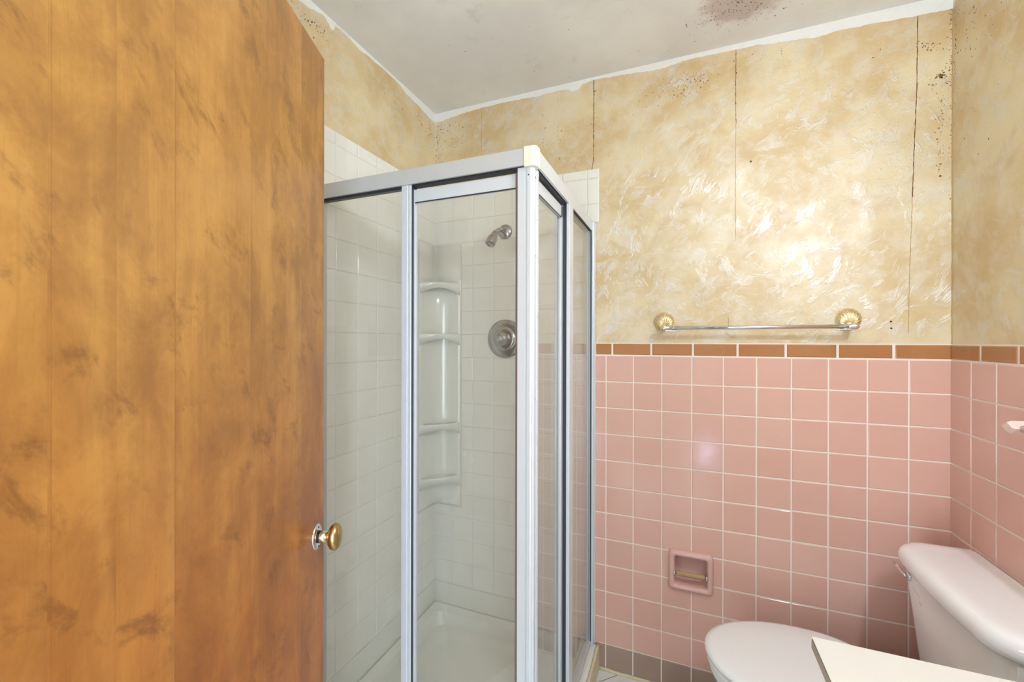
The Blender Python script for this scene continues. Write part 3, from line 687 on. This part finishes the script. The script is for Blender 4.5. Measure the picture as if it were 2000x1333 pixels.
for i, (cx, cz, bx) in enumerate(((-.867, 1.452, -.867), (-.272, 1.452, -.272))):
    obj('shell_mount', shellmb(cx, cz), M['brass'], tb, TB)
    s = 1 if i == 0 else -1
    mb = MB().tube([(cx, -.012, 1.432), (cx, -.035, 1.423), (cx, -.055, 1.4225), (cx, -.068, 1.4235)], [.013, .009, .008, .009], 16)
    mb.lathe([(.0, -.0115), (.006, -.0105), (.0098, -.006), (.0108, 0), (.0098, .006), (.0085, .010), (.0085, .030), (0, .030)], (cx, -.068, 1.424), (s, 0, 0), 20)
    mb.box(min(cx+s*.004, cx+s*.046), max(cx+s*.004, cx+s*.046), -.070, -.052, 1.411, 1.4165, .002)
    obj('bar_holder', mb, M['chrome'], tb, TB)
obj('bar', MB().tube([(-.862, -.068, 1.424), (-.277, -.068, 1.424)], .0072, 20), M['chrome'], tb, TB)

# ------------------------------------------------------------------ toilet paper holder
HB = (-.768, -.006, .478)
tp = thing('paper_holder', 'pink ceramic recessed paper holder set in the tile beside the toilet', 'toilet paper holder', HB)
x0, x1, z0, z1 = -.849, -.690, .405, .558
def fr(k, y, r=.012, n=5):
    return [(x, y, z) for x, z in plan(r, 0, x0+k, x1-k, z0+k, z1-k, n)]
mb = MB().loft([fr(0, -.004), fr(0, -.012), fr(.003, -.019), (fr(.008, -.0225)), fr(.015, -.0225), fr(.020, -.019), fr(.022, -.010, .008)], 0, True, cap0=False, cap1=False)
obj('ceramic_frame', mb, M['pinkc'], tp, HB)
mb = MB().loft([fr(.022, -.010, .008), fr(.025, .030, .012), fr(.034, .040, .012), fr(.05, .041, .004)], 0, True, cap0=False, cap1=True)
obj('recess', mb, M['pinkc'], tp, HB)
mb = MB().lathe([(.0088, 0), (.0096, .002), (.0096, .098), (.0088, .100)], (-.820, -.016, .470), (1, 0, 0), 20); mb.lathe([(.0045, -.006), (.0045, .106)], (-.820, -.016, .470), (1, 0, 0), 12)
obj('roller', mb, M['roller'], tp, HB)
for sx_, s in ((-.829, 1), (-.711, -1)):
    mb = MB().lathe([(.0115, 0), (.0105, .004), (.006, .007), (0, .0075)], (sx_, -.016, .470), (s, 0, 0), 16); obj('roller_socket', mb, M['chrome'], tp, HB)

# ------------------------------------------------------------------ ceramic towel post on the right wall
PB = (-.006, -.36, 1.17)
po = thing('ceramic_towel_bar', 'pale pink ceramic towel bar post on the right wall above the toilet tank', 'towel bar', PB)
def dia(cy, r, x, cz=1.171): return [(x, cy-r, cz), (x, cy, cz-r*.62), (x, cy+r, cz), (x, cy, cz+r*.62)]
for cy in (-.405, -.84):
    mb = MB().loft([dia(cy, .078, -.006), dia(cy, .078, -.016), dia(cy, .055, -.030), dia(cy, .026, -.050), dia(cy, .024, -.075), dia(cy, .018, -.082)], 0, False, cap0=False)
    obj('post', mb, M['pinkl'], po, PB)
obj('bar', MB().tube([(-.063, -.425, 1.171), (-.063, -.84, 1.171)], .0085, 16), M['pinkl'], po, PB)

# ------------------------------------------------------------------ toilet
AX = -.350
OB = (-.40, AX, 0)
to = thing('toilet', 'white toilet with closed lid in the corner by the pink tiled wall', 'toilet', OB)
def egg(x_front, x_back, hw, cy, z, n=48, k=.0):
    pts = []; xc = x_back-(x_back-x_front)*.42; Lb = x_back-xc; Lf = xc-x_front
    for i in range(n):
        a = 2*PI*i/n; c, s = math.cos(a), math.sin(a)
        if c >= 0: x = xc+Lb*(abs(c)**.80); y = hw*(1 if s >= 0 else -1)*(abs(s)**.86)
        else: x = xc-Lf*(abs(c)**1.0); y = hw*(1 if s >= 0 else -1)*(abs(s)**.96)
        pts.append((x, cy+y, z))
    return pts
# bowl and foot
rings = [egg(-.60, -.14, .115, AX, 0), egg(-.60, -.14, .115, AX, .03), egg(-.57, -.15, .100, AX, .10), egg(-.575, -.16, .100, AX, .18), egg(-.64, -.14, .135, AX, .27),
         egg(-.70, -.12, .168, AX, .34), egg(-.722, -.11, .182, AX, .38), egg(-.724, -.11, .184, AX, .398), egg(-.716, -.12, .178, AX, .404), egg(-.69, -.16, .15, AX, .404)]
obj('bowl', MB().loft(rings), M['china'], to, OB)
obj('seat_ring', MB().loft([egg(-.726, -.262, .184, AX, .4065), egg(-.730, -.258, .188, AX, .411), egg(-.730, -.258, .188, AX, .418), egg(-.726, -.262, .184, AX, .423), egg(-.70, -.28, .16, AX, .423)]), M['seat'], to, OB)
obj('seat_lid', MB().loft([egg(-.727, -.255, .185, AX, .4265), egg(-.7345, -.250, .192, AX, .431), egg(-.7355, -.249, .193, AX, .438), egg(-.731, -.252, .189, AX, .4445), egg(-.715, -.262, .176, AX, .4485), egg(-.62, -.33, .10, AX, .4515), egg(-.52, -.42, .02, AX, .452)]), M['seat'], to, OB)
for s in (-1, 1):
    obj('seat_hinge', MB().box(-.262, -.225, AX+s*.075-.02, AX+s*.075+.02, .404, .440, .008, seg=3), M['seat'], to, OB)
TC = -.372
def tank(x0, y0, y1, z, bow, r=.035, n=10, x1=-.010):
    pts = []; m_ = 20
    for i in range(m_+1):      # front edge, bowed
        y = y0+r+(y1-y0-2*r)*i/m_; u = (y-(y0+y1)/2)/((y1-y0)/2); pts.append((x0-bow*(1-u*u), y, z))
    ex = pts[-1][0]
    for i in range(1, n+1):
        a = PI/2*i/n; pts.append((ex+r-r*math.cos(a), y1-r+r*math.sin(a), z))
    for i in range(n+1):
        a = PI/2*i/n; rb = .018; pts.append((x1-rb+rb*math.sin(a), y1-rb+rb*math.cos(a), z))
    for i in range(n+1):
        a = PI/2*i/n; rb = .018; pts.append((x1-rb+rb*math.cos(a), y0+rb-rb*math.sin(a), z))
    sx = pts[0][0]
    for i in range(n):
        a = PI/2*i/n; pts.append((sx+r-r*math.sin(a), y0+r-r*math.cos(a), z))
    return pts
rings = [tank(-.150, TC-.180, TC+.180, .400, .010, .05), tank(-.158, TC-.195, TC+.195, .43, .012, .05), tank(-.170, TC-.215, TC+.215, .58, .014, .055), tank(-.182, TC-.232, TC+.232, .724, .014, .06)]
tk = obj('tank', MB().loft(rings), M['china'], to, OB)
rings = []
for k, z, x1 in ((.016, .7205, -.012), (.006, .7225, -.010), (.001, .729, -.010), (0, .738, -.010), (.001, .748, -.010), (.005, .757, -.010), (.012, .7635, -.011), (.021, .767, -.013), (.034, .769, -.018), (.050, .7698, -.03), (.075, .768, -.05)):
    rings.append(tank(-.197+k, TC-.256+k, TC+.256-k, z, .018, max(.02, .092-k), x1=x1))
obj('tank_lid', MB().loft(rings), M['china'], to, OB)
mb = MB().lathe([(.011, 0), (.012, .004), (.010, .010), (0, .011)], (-.184, TC+.158, .692), (-1, 0, 0), 18)
mb.tube([(-.194, TC+.158, .692), (-.199, TC+.166, .694), (-.201, TC+.190, .700), (-.202, TC+.210, .704)], [.0042, .0045, .005, .0065], 12)
obj('flush_lever', mb, M['chrome'], to, OB)
mb = MB()
def mark(y0, z0, y1, z1, w=.0014):
    xx = lambda y, z: -.1835-.0135*(1-((y-TC)/.232)**2)-.0006+(.724-z)*.06
    mb.add([(xx(y0, z0), y0, z0), (xx(y1, z1), y1, z1), (xx(y1, z1), y1, z1-w), (xx(y0, z0), y0, z0-w)], [[0, 1, 2, 3]])
mark(-.239, .676, -.282, .666); mark(-.272, .656, -.280, .650); mark(-.276, .652, -.284, .654); mark(-.280, .648, -.288, .650); mark(-.284, .655, -.286, .643)
obj('worn_gold_mark', mb, M['gold'], to, OB, fix=False)

# ------------------------------------------------------------------ vanity
NB = (-.28, -1.24, 0)
vn = thing('vanity_cabinet', 'white vanity cabinet with a dark knob under the white counter at lower right', 'vanity', NB)
obj('carcass', MB().box(-.54, -.008, -1.655, -.835, .09, .779, .002), M['cab'], vn, NB)
obj('toe_kick', MB().box(-.48, -.008, -1.65, -.84, 0, .09), M['edge'], vn, NB)
for i, (ya, yb) in enumerate(((-1.240, -.850), (-1.642, -1.250))):
    dr = obj('door', MB().box(-.556, -.541, ya, yb, .11, .60, .003), M['cab'], vn, NB)
    obj('knob', MB().lathe([(.005, 0), (.005, .010), (.012, .014), (.013, .019), (.009, .024), (0, .025)], (-.556, (yb-.35 if i == 0 else ya+.35), .52), (-1, 0, 0), 20), M['black'], dr, NB)
    dw = obj('drawer', MB().box(-.556, -.541, ya, yb, .62, .765, .003), M['cab'], vn, NB)
    obj('knob', MB().lathe([(.005, 0), (.005, .010), (.010, .014), (.011, .019), (.008, .024), (0, .025)], (-.556, -.93 if i == 0 else -1.45, .722), (-1, 0, 0), 20), M['black'], dw, NB)
ct = thing('vanity_countertop', 'white laminate countertop with taupe edge jutting in at the lower right corner', 'countertop', (-.285, -1.235, .78))
CTB = (-.285, -1.235, .78)
obj('top_sheet', MB().box(-.566, -.007, -1.662, -.806, .8005, .8025, .0006, seg=1), M['laminate'], ct, CTB)
obj('core', MB().box(-.563, -.007, -1.662, -.809, .780, .8004), M['laminate'], ct, CTB)
obj('edge_strip', MB().box(-.5668, -.563, -1.662, -.808, .781, .7985, .0008, seg=1).box(-.5655, -.563, -1.662, -.808, .7985, .8003, 0, mi=1), [M['edge'], M['dark_strip']], ct, CTB)

# ------------------------------------------------------------------ vanity light bar high on the right wall
LB = (-.001, -1.205, 2.01)
lb = thing('vanity_light_bar', 'chrome light bar with four globe bulbs high on the right wall', 'light fixture', LB)
obj('backplate', MB().box(-.060, -.001, -1.38, -1.03, 1.965, 2.055, .004), M['chrome'], lb, LB)
for y in (-1.095, -1.168, -1.241, -1.314):
    sck = obj('socket', MB().lathe([(.024, .058), (.024, .080), (.016, .088), (.014, .092)], (0, y, 2.01), (-1, 0, 0), 20), M['chrome'], lb, LB)
    mb = MB(); b = bmesh.new(); bmesh.ops.create_icosphere(b, subdivisions=2, radius=.030); mb.bm(b, 0, True, Matrix.Translation((-.118, y, 2.01)))
    obj('bulb', mb, M['bulb'], lb, LB)
